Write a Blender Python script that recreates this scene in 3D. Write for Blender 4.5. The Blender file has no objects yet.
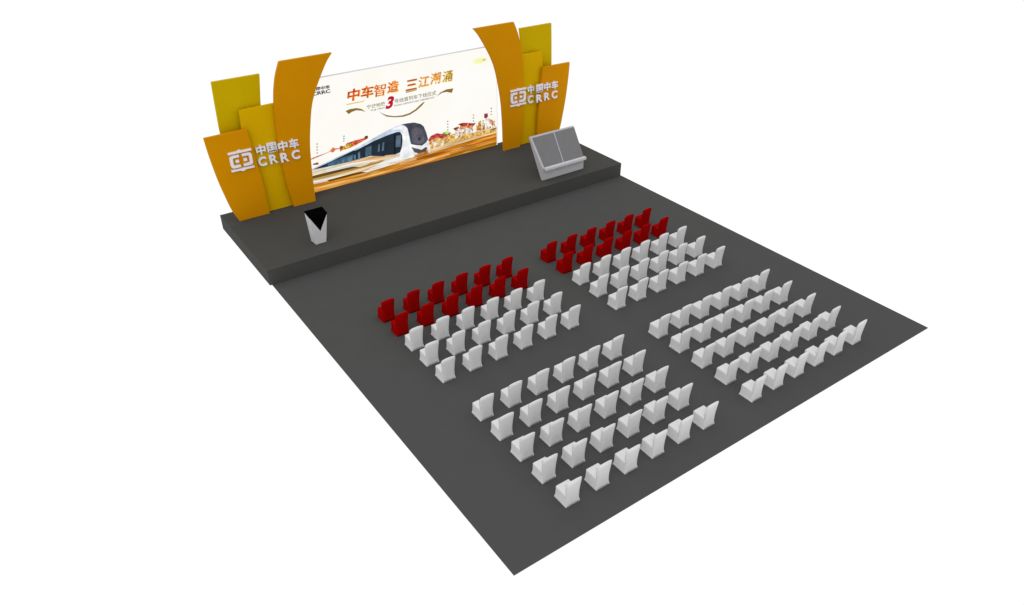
import bpy, bmesh, math, random
from mathutils import Vector, Matrix
sc = bpy.context.scene

# ---------------------------------------------------------------- camera
cam = bpy.data.objects.new('camera', bpy.data.cameras.new('camera'))
sc.collection.objects.link(cam); sc.camera = cam
cam.location = (-6.0488, -22.9380, 13.8496)
cam.rotation_euler = (math.pi/2 + (-0.58007), 0, -0.61316)
cam.data.sensor_fit = 'HORIZONTAL'; cam.data.sensor_width = 36.0
cam.data.lens = 759.905/1024*36.0
cam.data.clip_start = .1; cam.data.clip_end = 500

# ---------------------------------------------------------------- light: even white surround and one soft sun
w = bpy.data.worlds.new('World'); sc.world = w; w.use_nodes = True
bg = w.node_tree.nodes['Background']
bg.inputs['Color'].default_value = (1, 1, 1, 1); bg.inputs['Strength'].default_value = 1.03
sun = bpy.data.objects.new('sun', bpy.data.lights.new('sun', 'SUN'))
sc.collection.objects.link(sun)
sun.data.energy = .6; sun.data.angle = math.radians(30); sun.data.color = (1, .98, .95)
sun.rotation_euler = Vector((.55, .45, -.75)).to_track_quat('-Z', 'Y').to_euler()
sc.view_settings.view_transform = 'Standard'; sc.view_settings.look = 'None'
sc.view_settings.exposure = 0; sc.view_settings.gamma = 1; sc.view_settings.use_curve_mapping = False
try:
    sc.cycles.max_bounces = 8; sc.cycles.diffuse_bounces = 5
except Exception: pass

# ---------------------------------------------------------------- helpers
def lin(c):
    f = lambda v: v/12.92 if v <= .04045 else ((v+.055)/1.055)**2.4
    return tuple(f(x/255) for x in c)
def tag(o, label=None, cat=None, group=None, kind=None):
    if label: o['label'] = label
    if cat: o['category'] = cat
    if group: o['group'] = group
    if kind: o['kind'] = kind
    return o
def empty(name, loc, label, cat, group=None):
    o = bpy.data.objects.new(name, None); sc.collection.objects.link(o)
    o.location = loc; o.empty_display_size = .2
    return tag(o, label, cat, group)
def link(name, me, mats, parent=None, loc=None):
    o = bpy.data.objects.new(name, me); sc.collection.objects.link(o)
    for m in (mats if isinstance(mats, (list, tuple)) else [mats]):
        me.materials.append(m)
    if parent: o.parent = parent
    if loc is not None: o.location = loc
    return o
def bm_mesh(bm, name, smooth=False):
    bmesh.ops.recalc_face_normals(bm, faces=bm.faces)
    me = bpy.data.meshes.new(name); bm.to_mesh(me); bm.free()
    if smooth:
        for p in me.polygons: p.use_smooth = True
    return me
def mat(name, col, rough=.7, spec=.3, noise=.0, scale=3., bump=0., bscale=80., emit=None):
    m = bpy.data.materials.new(name); m.use_nodes = True
    nt = m.node_tree; b = nt.nodes['Principled BSDF']
    b.inputs['Base Color'].default_value = (*col, 1)
    b.inputs['Roughness'].default_value = rough
    b.inputs['Specular IOR Level'].default_value = spec
    tc = nt.nodes.new('ShaderNodeTexCoord')
    if noise:
        n = nt.nodes.new('ShaderNodeTexNoise'); n.inputs['Scale'].default_value = scale
        n.inputs['Detail'].default_value = 6
        r = nt.nodes.new('ShaderNodeValToRGB')
        r.color_ramp.elements[0].position = .3; r.color_ramp.elements[1].position = .7
        r.color_ramp.elements[0].color = (*[c*(1-noise) for c in col], 1)
        r.color_ramp.elements[1].color = (*[min(1, c*(1+noise)) for c in col], 1)
        nt.links.new(tc.outputs['Object'], n.inputs['Vector'])
        nt.links.new(n.outputs['Fac'], r.inputs['Fac']); nt.links.new(r.outputs['Color'], b.inputs['Base Color'])
    if bump:
        n2 = nt.nodes.new('ShaderNodeTexNoise'); n2.inputs['Scale'].default_value = bscale
        bp = nt.nodes.new('ShaderNodeBump'); bp.inputs['Strength'].default_value = bump; bp.inputs['Distance'].default_value = .01
        nt.links.new(tc.outputs['Object'], n2.inputs['Vector'])
        nt.links.new(n2.outputs['Fac'], bp.inputs['Height']); nt.links.new(bp.outputs['Normal'], b.inputs['Normal'])
    return m
_lit = {}
def lit(c, c2=None, scale=6., stretch=(1, 1, 1)):
    """a colour shown by the lit stage screen"""
    k = (c, c2, stretch)
    if k in _lit: return _lit[k]
    m = bpy.data.materials.new('screen_light'); m.use_nodes = True
    nt = m.node_tree; b = nt.nodes['Principled BSDF']
    b.inputs['Base Color'].default_value = (.01, .01, .01, 1); b.inputs['Roughness'].default_value = .9
    b.inputs['Specular IOR Level'].default_value = 0
    b.inputs['Emission Color'].default_value = (*lin(c), 1); b.inputs['Emission Strength'].default_value = 1
    if c2:
        tc = nt.nodes.new('ShaderNodeTexCoord'); n = nt.nodes.new('ShaderNodeTexNoise')
        n.inputs['Scale'].default_value = scale; n.inputs['Detail'].default_value = 4
        r = nt.nodes.new('ShaderNodeValToRGB')
        r.color_ramp.elements[0].position = .38; r.color_ramp.elements[1].position = .62
        r.color_ramp.elements[0].color = (*lin(c), 1); r.color_ramp.elements[1].color = (*lin(c2), 1)
        mp = nt.nodes.new('ShaderNodeMapping'); mp.inputs['Scale'].default_value = stretch
        nt.links.new(tc.outputs['Object'], mp.inputs['Vector']); nt.links.new(mp.outputs['Vector'], n.inputs['Vector'])
        nt.links.new(n.outputs['Fac'], r.inputs['Fac']); nt.links.new(r.outputs['Color'], b.inputs['Emission Color'])
    _lit[k] = m
    return m
def box_bm(bm, x0, x1, y0, y1, z0, z1, bev=0):
    vs = [bm.verts.new(p) for p in [(x0,y0,z0),(x1,y0,z0),(x1,y1,z0),(x0,y1,z0),(x0,y0,z1),(x1,y0,z1),(x1,y1,z1),(x0,y1,z1)]]
    fs = [bm.faces.new([vs[i] for i in f]) for f in [(0,3,2,1),(4,5,6,7),(0,1,5,4),(1,2,6,5),(2,3,7,6),(3,0,4,7)]]
    if bev:
        es = list({e for f in fs for e in f.edges})
        bmesh.ops.bevel(bm, geom=es, offset=bev, segments=2, affect='EDGES', profile=.5)
def box(name, d, m, parent=None, bev=0, loc=None):
    bm = bmesh.new(); box_bm(bm, *d, bev=bev)
    return link(name, bm_mesh(bm, name), m, parent, loc)
def prism_xz(bm, pts, y0, y1):
    """outline in x,z given a thickness along y (y0 is the front)"""
    a = [bm.verts.new((x, y0, z)) for x, z in pts]; b = [bm.verts.new((x, y1, z)) for x, z in pts]
    n = len(pts); fs = [bm.faces.new(a), bm.faces.new(b[::-1])]
    for i in range(n): bm.faces.new([a[i], b[i], b[(i+1) % n], a[(i+1) % n]])
    return fs
def spline(pts, n=6):
    """smooth curve through the points (Catmull-Rom)"""
    out = []; P = [pts[0]] + list(pts) + [pts[-1]]
    for i in range(1, len(P)-2):
        for k in range(n):
            t = k/n; p0, p1, p2, p3 = P[i-1], P[i], P[i+1], P[i+2]
            out.append(tuple(.5*((2*p1[j])+(-p0[j]+p2[j])*t+(2*p0[j]-5*p1[j]+4*p2[j]-p3[j])*t*t+(-p0[j]+3*p1[j]-3*p2[j]+p3[j])*t**3) for j in (0, 1)))
    out.append(pts[-1]); return out
def text_mesh(body, x0, x1, z0, z1, yf, depth, shear=0., bold=.0, space=1.):
    """lettering fitted to the rectangle x0..x1, z0..z1; its front face lies at yf"""
    cu = bpy.data.curves.new('lettering', 'FONT'); cu.body = body; cu.extrude = .05 if depth else 0
    cu.shear = shear; cu.offset = bold; cu.resolution_u = 4; cu.space_character = space
    o = bpy.data.objects.new('lettering_source', cu); sc.collection.objects.link(o)
    dg = bpy.context.evaluated_depsgraph_get(); dg.update()
    me = bpy.data.meshes.new_from_object(o.evaluated_get(dg))
    bpy.data.objects.remove(o); bpy.data.curves.remove(cu)
    xs = [v.co.x for v in me.vertices]; ys = [v.co.y for v in me.vertices]
    ax, bx, ay, by = min(xs), max(xs), min(ys), max(ys)
    for v in me.vertices:
        x = x0+(v.co.x-ax)/(bx-ax)*(x1-x0); z = z0+(v.co.y-ay)/max(1e-6, by-ay)*(z1-z0)
        y = yf+(depth if v.co.z < 0 else 0) if depth else yf
        v.co = (x, y, z)
    me.materials.clear()
    return me

# ---------------------------------------------------------------- materials
M = dict(
    floor=mat('grey_carpet', (.065, .067, .065), .95, .05, noise=.025, scale=1.2, bump=.25, bscale=160),
    stage=mat('stage_carpet', (.058, .058, .055), .95, .05, noise=.02, scale=1.5, bump=.25, bscale=160),
    orange=mat('orange_paint', (.55, .225, .0), .7, .03, noise=.03, scale=.8),
    yellow=mat('yellow_paint', (.58, .345, .0), .7, .03, noise=.03, scale=.8),
    lime=mat('lime_yellow_paint', (.50, .345, .0), .7, .03, noise=.03, scale=.8),
    logo=mat('white_acrylic', (.74, .72, .76), .6, .2),
    white_cloth=mat('white_chair_cloth', (.645, .645, .655), .9, .1, noise=.03, scale=6, bump=.15, bscale=25),
    red_cloth=mat('red_chair_cloth', (.27, .0008, .0008), .9, .02, noise=.12, scale=6, bump=.15, bscale=25),
    white_paint=mat('white_lectern_paint', (.52, .52, .54), .6, .2, noise=.03, scale=3),
    desk_paint=mat('pale_grey_desk_paint', (.40, .40, .42), .6, .2, noise=.03, scale=3),
    black=mat('black_gloss', (.0015, .0015, .0015), .9, .0),
    desk=mat('grey_board', (.155, .155, .16), .8, .1, noise=.03, scale=3),
    frame=mat('pale_grey_frame', (.42, .43, .48), .6, .2),
)

# outlines (x, z in metres on the screen) of the picture shown on the screen: part, colour, points
ART = [
 ('painted_ground',(205,128,22),[(3.43,1.45),(3.73,1.39),(7.67,1.31),(9.12,1.23),(10.71,1.19),(9.93,1.25),(12.72,1.35),(12.71,0.6),(9.89,0.6),(3.65,0.61),(3.3,0.62)]),
 ('painted_ground',(235,205,160),[(9.93,1.3),(11.3,1.36),(12.72,1.36),(12.72,1.21),(11.29,1.15),(9.92,1.07),(9.14,1.02),(9.15,1.17)]),
 ('painted_ground',(176,100,8),[(9.92,1.0),(11.49,1.05),(12.71,1.01),(12.71,0.92),(11.49,0.93),(9.91,0.87),(9.13,0.84),(8.49,0.84),(8.5,0.96),(9.14,1.0)]),
 ('painted_ground',(236,150,50),[(11.09,1.0),(12.72,1.12),(12.71,1.03),(11.49,0.95),(10.93,0.95)]),
 ('painted_ground',(240,180,110),[(7.64,0.67),(8.19,0.72),(9.12,0.78),(10.16,0.79),(10.19,0.73),(9.11,0.67),(8.18,0.64)]),
 ('painted_ground',(170,115,20),[(9.9,0.69),(11.28,0.71),(12.71,0.76),(12.71,0.6),(9.89,0.6)]),
 ('painted_ground',(225,170,110),[(7.68,1.12),(8.18,1.07),(8.51,1.03),(8.46,0.88),(7.65,0.85)]),
 ('painted_ground',(238,222,198),[(3.69,1.61),(4.96,1.6),(6.1,1.56),(7.6,1.44),(7.86,1.32),(7.17,1.22),(6.32,1.29),(5.99,1.19),(4.91,1.21),(3.7,1.3)]),
 ('painted_ground',(226,180,130),[(5.27,1.53),(5.9,1.53),(6.42,1.54),(6.93,1.41),(7.66,1.41),(7.55,1.32),(6.92,1.32),(6.13,1.33)]),
 ('painted_ground',(252,250,244),[(4.34,1.51),(5.26,1.47),(6.08,1.41),(6.66,1.33),(6.32,1.29),(5.43,1.3),(4.38,1.34)]),
 ('painted_ground',(98,72,16),[(3.71,1.33),(4.62,1.33),(5.49,1.3),(5.83,1.21),(4.91,1.21),(3.72,1.19)]),
 ('painted_ground',(196,160,96),[(3.72,1.2),(4.91,1.21),(5.86,1.21),(6.91,1.29),(6.8,1.14),(5.85,1.07),(4.59,1.11),(3.73,1.07)]),
 ('painted_ground',(232,212,176),[(3.73,1.14),(4.9,1.12),(6.17,1.12),(6.77,1.18),(6.03,1.01),(4.89,1.02),(3.72,1.05)]),
 ('painted_ground',(254,253,250),[(3.73,1.09),(4.89,1.03),(6.03,0.98),(6.88,0.99),(5.83,0.92),(4.87,0.93),(3.71,0.97)]),
 ('painted_ground',(254,254,253),[(5.9,0.95),(6.5,1.1),(7.04,1.25),(7.72,1.3),(8.47,1.24),(8.63,1.1),(8.17,1.02),(6.88,0.93),(6.02,0.9)]),
 ('painted_ground',(82,60,8),[(4.32,0.99),(5.2,1.0),(5.87,0.98),(6.09,0.9),(5.38,0.91),(4.44,0.91)]),
 ('painted_ground',(250,190,104),[(3.73,0.83),(4.86,0.79),(6.13,0.75),(7.46,0.72),(6.85,0.65),(5.48,0.68),(3.74,0.67)]),
 ('painted_ground',(150,92,14),[(3.72,0.61),(5.15,0.6),(6.84,0.6),(7.79,0.6),(6.83,0.6),(5.13,0.6),(3.77,0.6)]),
 ('painted_ground',(228,172,112),[(7.77,1.07),(8.11,1.03),(8.53,1.11),(8.88,1.14),(8.87,1.07),(8.1,0.99)]),
 ('train_picture',(196,212,228),[(3.72,1.63),(4.26,1.74),(4.9,1.89),(5.57,2.01),(5.68,2.04),(6.38,2.27),(7.08,2.47),(7.65,2.59),(7.94,2.63),(8.21,2.52),(8.29,2.17),(8.27,1.58),(8.35,1.19),(8.35,1.15),(8.23,1.01),(7.66,1.18),(7.68,1.31),(7.0,1.6),(5.64,1.66),(4.39,1.53),(3.71,1.57)]),
 ('train_picture',(240,244,250),[(7.79,2.58),(8.0,2.52),(8.19,2.23),(8.17,1.67),(8.31,1.16),(7.8,1.15),(7.71,1.34),(7.89,1.67),(7.93,2.15),(7.78,2.42),(7.36,2.47),(7.44,2.52)]),
 ('train_picture',(246,248,252),[(7.69,1.47),(7.85,1.7),(8.14,1.64),(8.35,1.22),(8.34,1.05),(7.65,1.04)]),
 ('train_picture',(26,38,52),[(7.63,2.33),(7.76,2.29),(7.84,2.14),(7.84,1.88),(7.77,1.59),(7.68,1.41),(7.43,1.37),(6.98,1.44),(6.91,1.41),(6.3,1.57),(5.62,1.55),(5.31,1.55),(4.4,1.56),(4.4,1.59),(3.73,1.59),(4.26,1.69),(4.86,1.82),(5.57,1.98),(5.67,1.96),(6.54,2.18),(7.24,2.3)]),
 ('train_picture',(60,95,120),[(4.4,1.58),(4.38,1.68),(4.82,1.77),(5.55,1.82),(5.52,1.6),(4.89,1.56)]),
 ('train_picture',(88,108,124),[(6.71,1.97),(6.78,1.99),(6.73,1.68),(6.64,1.67)]),
 ('train_picture',(88,108,124),[(6.9,2.01),(6.99,2.03),(6.93,1.66),(6.83,1.66)]),
 ('train_picture',(88,108,124),[(7.56,2.17),(7.78,2.16),(7.72,1.65),(7.48,1.68)]),
 ('train_picture',(72,100,116),[(6.11,1.97),(6.4,2.0),(6.34,1.63),(6.07,1.59)]),
 ('train_picture',(72,100,116),[(5.76,1.86),(5.86,1.87),(5.83,1.58),(5.73,1.57)]),
 ('train_picture',(92,122,138),[(5.29,1.71),(5.48,1.75),(5.46,1.54),(5.27,1.54)]),
 ('train_picture',(92,122,138),[(5.58,1.77),(5.65,1.79),(5.62,1.54),(5.55,1.53)]),
 ('train_picture',(92,122,138),[(5.05,1.67),(5.1,1.69),(5.08,1.56),(5.03,1.55)]),
 ('train_picture',(92,122,138),[(4.81,1.63),(4.92,1.65),(4.9,1.56),(4.8,1.55)]),
 ('train_picture',(92,122,138),[(4.59,1.58),(4.64,1.6),(4.64,1.57),(4.59,1.56)]),
 ('train_picture',(92,122,138),[(4.4,1.55),(4.44,1.57),(4.45,1.58),(4.41,1.57)]),
 ('train_picture',(92,122,138),[(5.77,1.8),(5.84,1.82),(5.8,1.53),(5.74,1.52)]),
 ('train_picture',(10,16,26),[(7.47,2.32),(7.55,2.33),(7.45,1.37),(7.38,1.37)]),
 ('train_picture',(66,72,84),[(7.85,2.59),(8.06,2.61),(8.45,2.57),(8.76,2.44),(8.9,2.3),(9.0,2.01),(9.07,1.69),(8.99,1.58),(8.76,1.46),(8.44,1.56),(8.23,1.65),(8.2,1.95),(8.24,2.21),(8.11,2.4),(7.98,2.53)]),
 ('train_picture',(92,88,98),[(8.32,2.29),(8.57,2.34),(8.81,2.18),(8.9,1.83),(8.88,1.63),(8.62,1.56),(8.31,1.73),(8.27,2.0)]),
 ('train_picture',(44,44,54),[(8.59,1.87),(8.7,1.84),(8.69,1.73),(8.58,1.75)]),
 ('train_picture',(240,243,248),[(8.18,1.68),(8.4,1.57),(8.61,1.46),(8.83,1.44),(8.99,1.59),(9.1,1.62),(9.1,1.52),(8.9,1.36),(8.64,1.33),(8.39,1.44),(8.22,1.55)]),
 ('train_picture',(92,84,84),[(8.23,1.52),(8.43,1.42),(8.71,1.29),(8.94,1.37),(9.01,1.32),(8.92,1.15),(8.55,1.17),(8.38,1.23)]),
 ('train_picture',(236,240,244),[(8.97,1.53),(9.13,1.67),(9.14,1.07),(9.03,1.06)]),
 ('skyline_picture',(176,48,48),[(9.14,1.66),(9.27,1.8),(9.57,1.87),(9.79,1.79),(10.09,1.77),(10.32,1.71),(9.93,1.54),(9.55,1.55),(9.17,1.53)]),
 ('skyline_picture',(150,190,70),[(9.87,1.82),(10.1,1.86),(10.32,1.72),(9.94,1.71)]),
 ('skyline_picture',(232,160,70),[(9.16,1.57),(9.56,1.65),(10.0,1.55),(10.39,1.68),(10.72,1.53),(10.71,1.29),(9.91,1.3),(9.22,1.18)]),
 ('skyline_picture',(250,230,190),[(9.32,1.5),(9.62,1.54),(9.53,1.25),(9.3,1.23)]),
 ('skyline_picture',(252,240,214),[(9.77,1.5),(9.89,1.55),(9.87,1.24),(9.76,1.23)]),
 ('skyline_picture',(208,120,60),[(9.24,1.38),(9.39,1.42),(9.42,1.27),(9.26,1.21)]),
 ('skyline_picture',(245,200,130),[(10.08,1.54),(10.54,1.51),(10.54,1.4),(10.07,1.37)]),
 ('skyline_picture',(140,60,30),[(10.41,1.9),(10.7,1.94),(10.73,1.85),(10.53,1.77)]),
 ('skyline_picture',(150,30,40),[(10.66,2.04),(10.93,2.06),(11.52,1.91),(11.62,1.92),(11.51,1.81),(10.85,1.91)]),
 ('skyline_picture',(214,110,60),[(10.77,1.93),(11.51,1.82),(11.43,1.74),(10.73,1.78)]),
 ('skyline_picture',(250,236,214),[(10.5,1.78),(11.43,1.74),(11.46,1.36),(10.52,1.4)]),
 ('skyline_picture',(220,150,60),[(10.9,1.64),(11.05,1.64),(11.05,1.42),(10.89,1.42)]),
 ('skyline_picture',(190,110,60),[(10.72,1.66),(10.78,1.67),(10.77,1.44),(10.71,1.42)]),
 ('skyline_picture',(216,160,80),[(9.95,1.59),(10.37,1.64),(10.48,1.41),(11.5,1.39),(11.62,1.5),(12.72,1.41),(12.72,1.26),(9.93,1.29)]),
 ('skyline_picture',(180,100,20),[(11.63,1.78),(11.83,1.77),(12.09,1.68),(12.09,1.47),(11.63,1.54)]),
 ('skyline_picture',(160,150,60),[(11.74,1.93),(11.88,1.97),(11.87,1.76),(11.73,1.78)]),
 ('skyline_picture',(170,150,70),[(11.96,1.96),(12.04,1.96),(12.03,1.77),(11.95,1.77)]),
 ('skyline_picture',(140,30,60),[(12.06,2.24),(12.26,2.22),(12.26,2.05),(12.16,2.0),(12.06,2.04)]),
 ('skyline_picture',(246,236,226),[(12.12,1.99),(12.32,2.0),(12.56,1.73),(12.15,1.64)]),
 ('skyline_picture',(222,140,90),[(12.28,1.96),(12.48,1.88),(12.64,1.64),(12.6,1.56),(12.44,1.65)]),
 ('skyline_picture',(150,110,50),[(12.35,1.44),(12.72,1.48),(12.72,1.39),(12.39,1.36)]),
 ('skyline_picture',(244,226,180),[(12.13,1.62),(12.72,1.53),(12.39,1.44),(12.15,1.46)]),
 ('skyline_picture',(250,240,215),[(11.89,1.8),(11.96,1.8),(11.95,1.47),(11.88,1.47)]),
 ('caption_marks#45',(120,125,110),[(10.13,2.31),(10.19,2.3),(10.19,2.25),(10.12,2.26)]),
 ('caption_marks#45',(120,125,110),[(10.12,2.18),(10.19,2.17),(10.18,2.13),(10.12,2.13)]),
 ('caption_marks#45',(120,125,110),[(10.11,2.05),(10.18,2.04),(10.18,2.0),(10.11,2.0)]),
 ('caption_marks#45',(120,125,110),[(10.11,1.92),(10.17,1.92),(10.17,1.87),(10.1,1.88)]),
 ('caption_marks#390',(120,125,110),[(11.46,2.32),(11.53,2.31),(11.53,2.27),(11.45,2.27)]),
 ('caption_marks#390',(120,125,110),[(11.45,2.19),(11.52,2.18),(11.52,2.13),(11.45,2.14)]),
 ('caption_marks#390',(120,125,110),[(11.45,2.05),(11.52,2.04),(11.52,1.99),(11.45,2.0)]),
 ('caption_marks#630',(120,125,110),[(12.41,2.44),(12.49,2.43),(12.49,2.38),(12.41,2.39)]),
 ('caption_marks#630',(120,125,110),[(12.41,2.3),(12.48,2.29),(12.48,2.25),(12.41,2.25)]),
 ('caption_marks#630',(120,125,110),[(12.41,2.16),(12.48,2.16),(12.48,2.11),(12.41,2.12)]),
 ('caption_marks#a173',(120,125,110),[(4.12,2.62),(4.18,2.62),(4.17,2.57),(4.11,2.58)]),
 ('caption_marks#a173',(120,125,110),[(4.1,2.5),(4.16,2.5),(4.16,2.45),(4.09,2.46)]),
 ('caption_marks#a173',(120,125,110),[(4.08,2.38),(4.14,2.38),(4.14,2.33),(4.08,2.34)]),
 ('caption_marks#a173',(120,125,110),[(4.06,2.26),(4.13,2.25),(4.12,2.21),(4.06,2.22)]),
 ('caption_marks#a532',(120,125,110),[(5.27,2.69),(5.34,2.69),(5.33,2.64),(5.27,2.65)]),
 ('caption_marks#a532',(120,125,110),[(5.26,2.6),(5.32,2.59),(5.32,2.55),(5.25,2.55)]),
 ('caption_marks#a532',(120,125,110),[(5.25,2.5),(5.31,2.49),(5.3,2.45),(5.24,2.46)]),
 ('skyline_picture',(206,110,80),[(3.71,2.06),(4.16,2.12),(4.52,2.16),(4.63,2.2),(4.63,2.16),(4.15,2.07),(3.76,2.0)]),
 ('skyline_picture',(214,100,60),[(4.64,2.23),(4.78,2.32),(4.87,2.26),(5.06,2.22),(5.05,2.18),(4.87,2.19),(4.75,2.1),(4.64,2.15)]),
 ('skyline_picture',(150,60,20),[(3.83,1.79),(3.88,1.84),(4.06,1.85),(4.1,1.79),(4.06,1.74)]),
 ('skyline_picture',(150,70,20),[(5.07,2.29),(5.18,2.3),(5.19,2.11),(5.05,2.07)]),
 ('skyline_picture',(222,160,50),[(5.19,2.26),(5.48,2.33),(5.74,2.3),(5.79,2.19),(5.45,2.11),(5.19,2.11)]),
 ('skyline_picture',(214,70,30),[(5.54,2.31),(5.78,2.39),(6.17,2.4),(6.16,2.3),(5.79,2.19),(5.59,2.17)]),
 ('skyline_picture',(130,50,30),[(5.32,2.33),(5.55,2.37),(5.79,2.4),(5.81,2.35),(5.47,2.3)]),
 ('skyline_picture',(222,80,40),[(5.73,2.41),(5.92,2.32),(6.2,2.44),(6.33,2.45),(6.32,2.34),(5.91,2.24),(5.7,2.15)]),
 ('skyline_picture',(60,50,20),[(6.2,2.47),(6.34,2.47),(6.34,2.37),(6.22,2.38)]),
 ('swoosh',(138,108,38),[(5.5,3.67),(5.68,3.71),(5.97,3.7),(6.19,3.62),(6.37,3.46),(6.18,3.55),(5.96,3.61),(5.76,3.58),(5.62,3.52)]),
 ('swoosh#2',(138,108,38),[(9.66,3.47),(9.87,3.62),(10.17,3.69),(10.52,3.67),(10.42,3.49),(10.16,3.58),(9.94,3.58)]),
 ('swoosh#3',(138,108,38),[(6.94,3.38),(7.1,3.24),(7.31,3.13),(7.62,3.03),(7.99,2.99),(8.32,3.02),(8.63,3.13),(8.9,3.3),(9.06,3.37),(9.08,3.34),(8.94,3.22),(8.66,3.06),(8.35,2.95),(8.02,2.92),(7.62,2.98),(7.27,3.08),(7.07,3.23)]),
 ('title_flare',(226,196,120),[(5.55,3.94),(6.26,3.93),(6.42,3.94),(6.29,3.89),(5.61,3.89)]),
 ('title_flare#2',(150,120,50),[(8.22,3.93),(8.74,3.94),(8.74,3.91),(8.25,3.89)]),
]

# audience blocks: name, x of the first chair's left edge, pitch in x, distance of the first row from the stage, pitch between rows
BLOCKS = [('front left', 2.083, 0.92, 4.278, 0.92), ('front right', 8.64, 0.926, 4.269, 0.929), ('rear left', 2.079, 0.928, 9.933, 0.915), ('rear right', 8.634, 0.928, 9.938, 0.914)]

# ---------------------------------------------------------------- the floor and the stage
FX, FD, H, SD = 16.05, 14.414, .6, 5.12
bm = bmesh.new(); box_bm(bm, 0, FX, -FD, .1, -.03, 0)
tag(link('floor', bm_mesh(bm, 'floor'), M['floor']), kind='structure')
st = empty('stage', (8, 0, 0.002), 'long low dark grey stage platform in front of the seating', 'stage')
bm = bmesh.new(); box_bm(bm, -8.09, 8.0, .0, SD, 0, H-.002, bev=.006)
link('platform', bm_mesh(bm, 'platform'), M['stage'], st)

# ---------------------------------------------------------------- curved set panels either side of the screen
# outlines (x, z) of the left set; the right set is its mirror about the middle of the stage
TALL = spline([(2.53, .6), (2.43, 1.3), (2.38, 1.97), (2.36, 2.78), (2.365, 3.56), (2.43, 4.5), (2.51, 5.1), (2.67, 5.7), (2.89, 6.2)]) + \
       spline([(4.90, 6.2), (4.64, 5.9), (4.30, 5.36), (4.05, 4.9), (3.84, 4.38), (3.66, 3.6), (3.55, 2.95), (3.49, 2.3), (3.45, 1.5), (3.43, .6)])
LOW = spline([(.37, .6), (.18, 1.1), (.05, 1.7), (-.06, 2.3), (-.14, 2.9), (-.20, 3.5), (-.235, 4.02)]) + \
      spline([(1.29, 4.04), (1.36, 3.4), (1.41, 2.85), (1.48, 2.2), (1.52, 1.6), (1.535, .6)])
MID = spline([(1.46, .6), (1.34, 1.7), (1.24, 2.8), (1.18, 3.8), (1.22, 4.69)]) + [(2.62, 4.71), (2.6, .6)]
BACK = spline([(.9, .6), (.62, 2.0), (.48, 3.6), (.49, 4.6), (.54, 5.76)]) + spline([(2.25, 5.76), (2.17, 5.2), (2.08, 4.5), (2.02, 3.0), (2.0, .6)])
def panel(name, pts, y0, y1, m, label, mirror):
    cx = 8 + (1 if mirror else -1)*(8 - sum(p[0] for p in pts)/len(pts))
    q = [((16-x if mirror else x)-cx, z-H) for x, z in pts]
    bm = bmesh.new(); prism_xz(bm, q, 0, y1-y0)
    es = [e for e in bm.edges if abs(e.verts[0].co.y-e.verts[1].co.y) < 1e-6]
    bmesh.ops.bevel(bm, geom=es, offset=.006, segments=1, affect='EDGES')
    o = link(name, bm_mesh(bm, name), M[m], None, (cx, y0, H+.001))
    return tag(o, label, 'stage panel', 'curved panels framing the stage screen')
for mir, side, other in ((False, 'left', 'right'), (True, 'right', 'left')):
    panel('tall_curved_panel', TALL, 4.15, 4.27, 'orange', 'tallest orange panel curving over the %s edge of the screen' % side, mir)
    panel('low_curved_panel', LOW, 4.15, 4.27, 'orange', 'short wide orange panel at the outer %s end, carrying part of the logo' % side, mir)
    panel('narrow_yellow_panel', MID, 4.33, 4.45, 'yellow', 'golden yellow panel between the two orange panels on the %s' % side, mir)
    panel('back_yellow_panel', BACK, 4.60, 4.72, 'lime', 'lime yellow panel standing tall behind the others on the %s' % side, mir)

# ---------------------------------------------------------------- raised logo across each set of panels
def emblem_mesh(x0, z0, w_, h_, y0, y1):
    bm = bmesh.new(); X = lambda u: x0+u*w_; Z = lambda v: z0+v*h_
    def poly(p): prism_xz(bm, [(X(u), Z(v)) for u, v in p], y0, y1)
    poly([(0, .86), (.36, .86), (1, .86), (1, .955), (.62, .955), (.5, 1.0), (.38, .955), (0, .955)])
    poly([(0, .12), (0, .03), (.36, .03), (.5, -.03), (.64, .03), (1, .03), (1, .12)])
    def rr(u0, u1, v0, v1, r, n=5):
        return [(u1-r+r*math.cos(math.pi/2*(1-k/n)), v1-r+r*math.sin(math.pi/2*(1-k/n))) for k in range(n+1)] + \
               [(u1-r+r*math.cos(-math.pi/2*k/n), v0+r+r*math.sin(-math.pi/2*k/n)) for k in range(n+1)]
    for s in (1, -1):
        f = lambda p: [((.5+s*(u-.5)), v) for u, v in p]
        out = rr(.5, .98, .19, .79, .14); inn = rr(.5, .85, .31, .67, .06)
        poly(f([(.565, .79)]+out+[(.565, .19), (.565, .31)]+inn[::-1]+[(.565, .67)]))
        poly(f([(.60, .425), (.745, .425), (.745, .555), (.60, .555)]))
    return bm_mesh(bm, 'emblem')
def logo(x, side):
    t = empty('logo_sign', (x+1.75, 4.15, 2.6), 'raised white emblem and lettering across the panels %s of the screen' % side, 'logo sign', 'logo signs on the curved panels')
    off = Vector((-(x+1.75), -4.15, -2.6))
    def add(name, me):
        me.transform(Matrix.Translation(off)); return link(name, me, M['logo'], t)
    add('emblem', emblem_mesh(x+.04, 2.57, .85, .80, 4.09, 4.149))
    for name, word, z0, z1, w_, step in (('character', '中国中车', 2.97, 3.34, .36, .427), ('letter', 'CRRC', 2.52, 2.88, .32, .437)):
        for k, ch in enumerate(word):
            a = x+1.04+k*step; low = k < (2 if side == 'left' else 1)      # these stand on the recessed yellow panel
            y, dx, dz = (4.25, .06, -.03) if low else (4.09, 0, 0)
            add(name, text_mesh(ch, a+dx, a+dx+w_, z0+dz, z1+dz, y, .079 if low else .059, bold=.03))
logo(.41, 'left'); logo(12.86, 'right')

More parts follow.
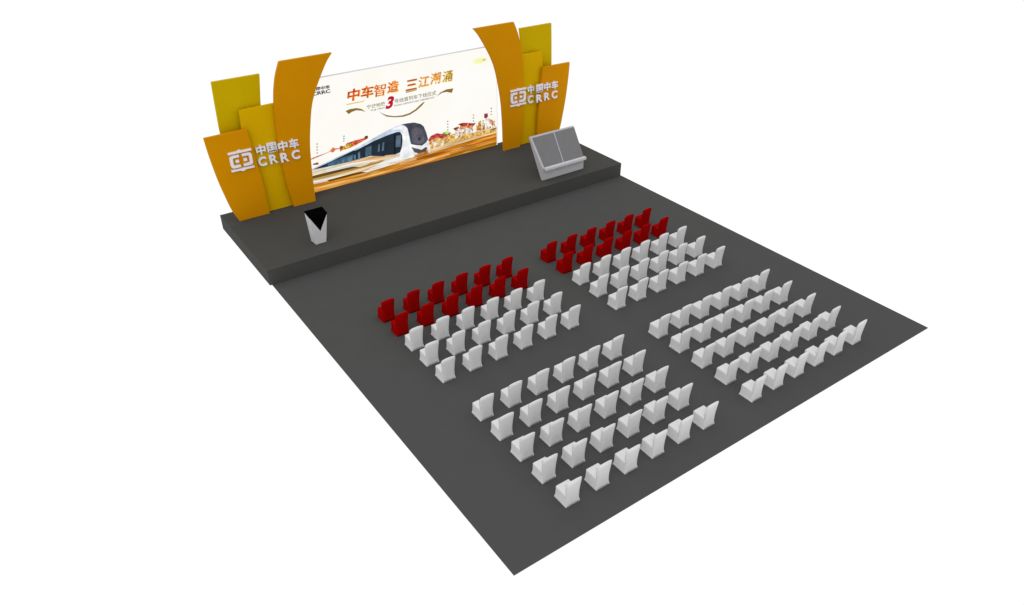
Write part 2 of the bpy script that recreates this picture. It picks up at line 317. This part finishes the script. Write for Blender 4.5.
# ---------------------------------------------------------------- the lit screen with its picture
X0, X1, ZT, YS = 3.27, 12.75, 5.15, 4.93
scr = empty('stage_screen', (8, YS, H), 'wide lit screen showing a train, a skyline and a Chinese title', 'screen')
so = Vector((-8, -YS, -H))
def scr_add(name, me, m):
    if name not in ('cabinet', 'display'): me.transform(Matrix.Translation((.03 if name == 'train_picture' else -.035 if name != 'painted_ground' else -.02, 0, 0)))
    me.transform(Matrix.Translation(so)); return link(name, me, m, scr)
bm = bmesh.new(); box_bm(bm, X0, X1, YS+.012, YS+.12, H+.001, ZT)
scr_add('cabinet', bm_mesh(bm, 'cabinet'), mat('grey_cabinet', (.62, .62, .63), .6, .3))
bm = bmesh.new(); bm.faces.new([bm.verts.new((x, YS+.006, z)) for x, z in ((X0+.015, H+.01), (X1-.015, H+.01), (X1-.015, ZT-.02), (X0+.015, ZT-.02))])
dm = lit((254, 252, 248), (252, 249, 240), .5)
scr_add('display', bm_mesh(bm, 'display'), dm)
rng = random.Random(4)
pal = [(150, 50, 30), (222, 140, 60), (250, 232, 190), (190, 100, 50), (240, 190, 110), (120, 70, 30), (246, 214, 150), (170, 130, 60)]
for xa, xb, za, zb, zc, zd, n in ((9.2, 10.6, 1.22, 1.62, 1.3, 1.66, 46), (10.5, 11.55, 1.38, 1.95, 1.4, 1.9, 40), (11.62, 12.66, 1.45, 1.85, 1.45, 1.85, 34), (5.1, 6.1, 2.12, 2.32, 2.2, 2.38, 22)):
    for k in range(n):
        t = rng.random(); x = xa+(xb-xa)*t; z = (za+(zc-za)*t)+rng.random()*((zb-za)*(1-t)+(zd-zc)*t)
        w_, h_ = rng.uniform(.015, .06), rng.uniform(.02, .10)
        ART.append(('skyline_picture', rng.choice(pal), [(x, z), (x+w_, z+.01), (x+w_*.9, z+h_), (x+w_*.2, z+h_*.9)]))
# long soft streaks in the golden foreground
for k in range(60):
    t = rng.random(); x = 3.6+9.0*t; L1 = rng.uniform(.5, 1.8); top = 1.05+.1*t if x < 8.6 else 1.2
    z = rng.uniform(.63, top); x2 = min(x+L1, 12.72); s = (z-.6)*.03*L1
    c = rng.choice([(246, 214, 150), (150, 92, 14), (226, 150, 50), (190, 116, 20), (128, 84, 16), (236, 180, 100)])
    ART.append(('painted_ground', c, [(x, z), ((x+x2)/2, z-.006), (x2, z+s), ((x+x2)/2, z+.012)]))
names = []
for a in ART:
    if a[0] not in names: names.append(a[0])
for n in names:
    bm = bmesh.new(); mats = []
    for i, (pn, col, pts) in enumerate(ART):
        if pn != n: continue
        if n == 'painted_ground': m = lit(tuple(int(v*(.80, .76, .68)[q_]) for q_, v in enumerate(col)), tuple(min(255, int(v*1.08)+4) for v in col), 1.6, (.35, 1, 9))
        elif n == 'skyline_picture': m = lit(tuple(int(v*.78) for v in col), tuple(min(255, int(v*1.12)+30) for v in col), 7)
        elif n == 'train_picture': m = lit(tuple(int(v*.9) for v in col), tuple(min(255, int(v*1.06)+5) for v in col), 2.5)
        else: m = lit(col)
        if m not in mats: mats.append(m)
        y = YS - .002 - i*.00012
        vs = [bm.verts.new((x, y, z)) for x, z in pts]
        f = bm.faces.new(vs); f.material_index = mats.index(m)
    bmesh.ops.triangulate(bm, faces=bm.faces)
    me = bpy.data.meshes.new(n); bm.to_mesh(me); bm.free()
    scr_add(n.split('#')[0], me, mats)
# soft yellow-green badge by the upper right corner
for rx, rz, c in ((.42, .16, (251, 250, 222)), (.26, .10, (244, 248, 172)), (.1, .05, (214, 212, 130))):
    bm = bmesh.new(); cx = 11.9 if rx > .2 else 12.12
    bm.faces.new([bm.verts.new((cx+rx*math.cos(-t*math.pi/12), YS-.004+rx*.002, 4.62+rz*math.sin(-t*math.pi/12))) for t in range(24)])
    scr_add('badge', bm_mesh(bm, 'badge'), lit(c))
yt = YS-.05
scr_add('title_number', text_mesh('3', 7.22, 7.66, 3.40, 3.90, yt, 0, shear=.35, bold=.05), lit((176, 14, 44), (200, 20, 40), 5.))
for ch, x0, x1, z0, z1, c, c2 in [
    ('中', 5.62, 6.20, 4.03, 4.47, (180, 20, 24), (232, 104, 40)), ('车', 6.20, 6.80, 4.03, 4.48, (166, 14, 40), (236, 120, 40)),
    ('智', 6.78, 7.34, 3.99, 4.45, (190, 26, 34), (236, 110, 40)), ('造', 7.36, 7.91, 4.03, 4.47, (214, 80, 28), (238, 150, 70)),
    ('三', 8.20, 8.77, 3.97, 4.38, (196, 60, 44), (170, 120, 60)), ('江', 8.80, 9.34, 4.00, 4.42, (212, 44, 24), (236, 170, 60)),
    ('潮', 9.37, 9.92, 4.02, 4.47, (214, 80, 70), (232, 184, 70)), ('涌', 9.95, 10.50, 4.02, 4.45, (214, 172, 60), (150, 110, 40))]:
    z1 += .03
    scr_add('title_glow', text_mesh(ch, x0+.035, x1+.035, z0-.025, z1-.025, yt+.004, 0, shear=.18, bold=0 if ch == '智' else .02), lit((250, 218, 120)))
    scr_add('title_character', text_mesh(ch, x0, x1, z0, z1, yt, 0, shear=.18, bold=0 if ch == '智' else .018 if ch in '潮涌江' else .03), lit(c, c2, 9.))
    if ch == '智': scr_add('title_weight', text_mesh(ch, x0+.014, x1+.014, z0, z1, yt+.002, 0, shear=.18), lit(c))  # second copy set slightly aside to thicken this character's strokes
sub = (146, 136, 106)
scr_add('subtitle', text_mesh('宁波地铁', 6.41, 7.24, 3.57, 3.74, yt, 0, bold=.018), lit(sub))
scr_add('subtitle', text_mesh('号线首列车下线仪式', 7.66, 9.64, 3.56, 3.75, yt, 0, bold=.018), lit(sub))
scr_add('subtitle', text_mesh('THE FIRST', 6.55, 7.21, 3.45, 3.52, yt, 0, bold=.025), lit(sub))
scr_add('subtitle', text_mesh('TRAIN DEPARTURE CEREMONY', 7.60, 9.56, 3.44, 3.51, yt, 0, bold=.025), lit(sub))
dk = (56, 56, 62)
scr_add('corner_logo', text_mesh('中国中车', 4.22, 4.97, 4.68, 4.83, yt, 0, bold=.04), lit(dk))
scr_add('corner_logo', text_mesh('CRRC', 4.22, 4.97, 4.52, 4.66, yt, 0, bold=.04), lit(dk))
me = emblem_mesh(3.86, 4.53, .31, .3, yt, yt+.002); scr_add('corner_logo', me, lit((150, 30, 40)))

# ---------------------------------------------------------------- white speaker's podium with a black V
pod = empty('podium', (2.2, .93, H), 'small tapered white speaker podium with black top and black V front', 'podium')
bm = bmesh.new()
b = [(-.20, -.18), (.20, -.18), (.17, .18), (-.23, .18)]; tz = 1.13
t = [(-.31, -.23), (.36, -.23), (.36, .20), (-.31, .20)]; zt = (tz, tz, tz+.07, tz+.07)
vb = [bm.verts.new((x, y, .001)) for x, y in b]; vt = [bm.verts.new((x, y, z)) for (x, y), z in zip(t, zt)]
for i in range(4): bm.faces.new([vb[i], vb[(i+1) % 4], vt[(i+1) % 4], vt[i]])
bm.faces.new(vb[::-1]); bm.faces.new(vt)
bmesh.ops.bevel(bm, geom=list(bm.edges), offset=.008, segments=2, affect='EDGES')
link('body', bm_mesh(bm, 'body'), M['white_paint'], pod)
bm = bmesh.new()     # sloping black top
vs = [bm.verts.new((x*1.02, y*1.03, z+.012)) for (x, y), z in zip(t, zt)] + [bm.verts.new((x*1.02, y*1.03, z-.02)) for (x, y), z in zip(t, zt)]
for f in ((0, 1, 2, 3), (7, 6, 5, 4), (0, 4, 5, 1), (1, 5, 6, 2), (2, 6, 7, 3), (3, 7, 4, 0)): bm.faces.new([vs[i] for i in f])
link('top', bm_mesh(bm, 'top'), M['black'], pod)
bm = bmesh.new()     # black V let into the front
def front(x, z):     # a point on the leaning front face
    k = z/tz; return (x, -.18-.05*k-.004, z)
v3 = [front(-.31, tz), front(.03, .50), front(.36, tz)]
fa = [bm.verts.new(p) for p in v3]; fb = [bm.verts.new((p[0], p[1]+.014, p[2])) for p in v3]
bm.faces.new(fa); bm.faces.new(fb[::-1])
for i in range(3): bm.faces.new([fa[i], fb[i], fb[(i+1) % 3], fa[(i+1) % 3]])
link('v_panel', bm_mesh(bm, 'v_panel'), M['black'], pod)

# ---------------------------------------------------------------- slanting grey launch desk at the right end of the stage
x0, x1 = 12.02, 14.24
lec = empty('launch_desk', ((x0+x1)/2, .9, H), 'big slanting grey board desk with a white ledge at the right stage end', 'desk')
lo = Vector((-(x0+x1)/2, -.9, -H))
def lec_add(name, bm, m):
    for v in bm.verts:                                   # the board widens towards its top on the right
        if v.co.x > 12.6: v.co.x += .15*max(0, v.co.z-1.17)/1.08
    me = bm_mesh(bm, name); me.transform(Matrix.Translation(lo)); return link(name, me, m, lec)
def prism_yz(bm, pts, xa, xb):
    a = [bm.verts.new((xa, y, z)) for y, z in pts]; c = [bm.verts.new((xb, y, z)) for y, z in pts]; n = len(pts)
    bm.faces.new(a); bm.faces.new(c[::-1])
    for i in range(n): bm.faces.new([a[i], c[i], c[(i+1) % n], a[(i+1) % n]])
bm = bmesh.new(); prism_yz(bm, [(.5, .602), (.5, 1.13), (1.45, 2.21), (1.53, 2.21), (1.53, 2.15), (.62, .602)], x0, x1)
bmesh.ops.bevel(bm, geom=list(bm.edges), offset=.012, segments=2, affect='EDGES')
lec_add('body', bm, M['desk_paint'])
dy, dz = .95, 1.08; L_ = math.hypot(dy, dz); ny, nz = -dz/L_, dy/L_
def slab(bm, xa, xb, s0, s1, h0, h1):
    P_ = lambda s, h: (.5+dy*s+ny*h, 1.13+dz*s+nz*h)
    prism_yz(bm, [P_(s0, h0), P_(s0, h1), P_(s1, h1), P_(s1, h0)], xa, xb)
for a, c in ((x0+.10, 13.09), (13.13, x1-.02)):
    bm = bmesh.new(); slab(bm, a, c, .03, .965, .001, .02); lec_add('board', bm, M['desk'])
bm = bmesh.new(); slab(bm, 13.094, 13.126, .03, .965, .001, .03); lec_add('divider', bm, M['frame'])
bm = bmesh.new(); box_bm(bm, x0+.05, x1+.02, .35, .498, 1.06, 1.19, bev=.02); lec_add('ledge', bm, M['white_paint'])

# ---------------------------------------------------------------- covered chairs
def seat_mesh():
    bm = bmesh.new(); rings = []
    # (z, half width, front y, rear y): skirt flares at the floor
    for z, hw, yf, yr in ((.003, .222, .450, -.016), (.03, .214, .440, -.006), (.11, .200, .428, .006), (.28, .196, .424, .010), (.335, .197, .426, .012), (.360, .188, .417, .016), (.368, .160, .390, .03)):
        r = .016; ring = []
        for cx, cy, a0 in ((hw-r, yr+r, -90), (hw-r, yf-r, 0), (-hw+r, yf-r, 90), (-hw+r, yr+r, 180)):
            for k in range(4):
                a = math.radians(a0+30*k); ring.append(bm.verts.new((cx+r*math.cos(a), cy+r*math.sin(a), z)))
        rings.append(ring)
    for a, b_ in zip(rings, rings[1:]):
        n = len(a)
        for i in range(n): bm.faces.new([a[i], a[(i+1) % n], b_[(i+1) % n], b_[i]])
    bm.faces.new(rings[-1]); bm.faces.new(rings[0][::-1])
    return bm_mesh(bm, 'seat_cover', True)
def back_mesh():
    bm = bmesh.new(); NX, NZ = 8, 10; F = []; R = []
    for j in range(NZ+1):
        v = j/NZ; fr = []; rr = []
        for i in range(NX+1):
            u = i/NX*2-1
            hw = .195+.045*max(0, v-.35)**1.2/.6 + .016*max(0, .12-v)/.12
            z = .003+v*(BH-.06*abs(u)**2.2)
            lean = BL*v**2.0
            curve = .03*v*u*u                       # wings of the back come forward a little
            edge = .02*(abs(u) > .99)+.012*(v > .99)
            rr.append(bm.verts.new((u*hw, -.008-lean+curve+edge-.012*max(0, .1-v)/.1, z)))
            fr.append(bm.verts.new((u*hw, .075-lean*.9-.03*v+curve-edge, z)))
        F.append(fr); R.append(rr)
    for j in range(NZ):
        for i in range(NX):
            bm.faces.new([R[j][i], R[j][i+1], R[j+1][i+1], R[j+1][i]]); bm.faces.new([F[j][i+1], F[j][i], F[j+1][i], F[j+1][i+1]])
        for i in (0, NX): bm.faces.new([F[j][i], R[j][i], R[j+1][i], F[j+1][i]])
    for i in range(NX):
        bm.faces.new([F[NZ][i+1], F[NZ][i], R[NZ][i], R[NZ][i+1]]); bm.faces.new([F[0][i], F[0][i+1], R[0][i+1], R[0][i]])
    return bm_mesh(bm, 'backrest_cover', True)
BH, BL = .83, .05
def chair_proto(kind):
    t = empty('covered_chair', (0, 0, 0), 'chair', 'chair')
    for n, me in (('seat_cover', seat_mesh()), ('backrest_cover', back_mesh())):
        o = link(n, me, M['red_cloth' if kind == 'red' else 'white_cloth'], t)
    return t
proto = {}
def place(kind, x, y, label, group):
    if kind not in proto:
        t = proto[kind] = chair_proto(kind)
    else:
        src = proto[kind]; t = src.copy(); sc.collection.objects.link(t)
        for ch in list(src.children):
            c = ch.copy(); sc.collection.objects.link(c); c.parent = t
    t.location = (x, y, 0.001); tag(t, label, 'chair', group)
ordn = ['first', 'second', 'third', 'fourth', 'fifth', 'sixth']
rown = ['front row', 'second row', 'third row', 'fourth row', 'rear row']
for blk, bx, bdx, by, bdy in BLOCKS:
    for j in range(5):
        kind = 'red' if j < 2 and blk.startswith('front') else 'white'
        for i in range(6):
            pos = {0: 'leftmost', 5: 'rightmost'}.get(i, ordn[i]+' from left')
            place(kind, bx+i*bdx+.205, -(by+j*bdy), '%s covered chair, %s in the %s of the %s block' % (kind, pos, rown[j], blk),
                  '%s covered chairs facing the stage' % kind)
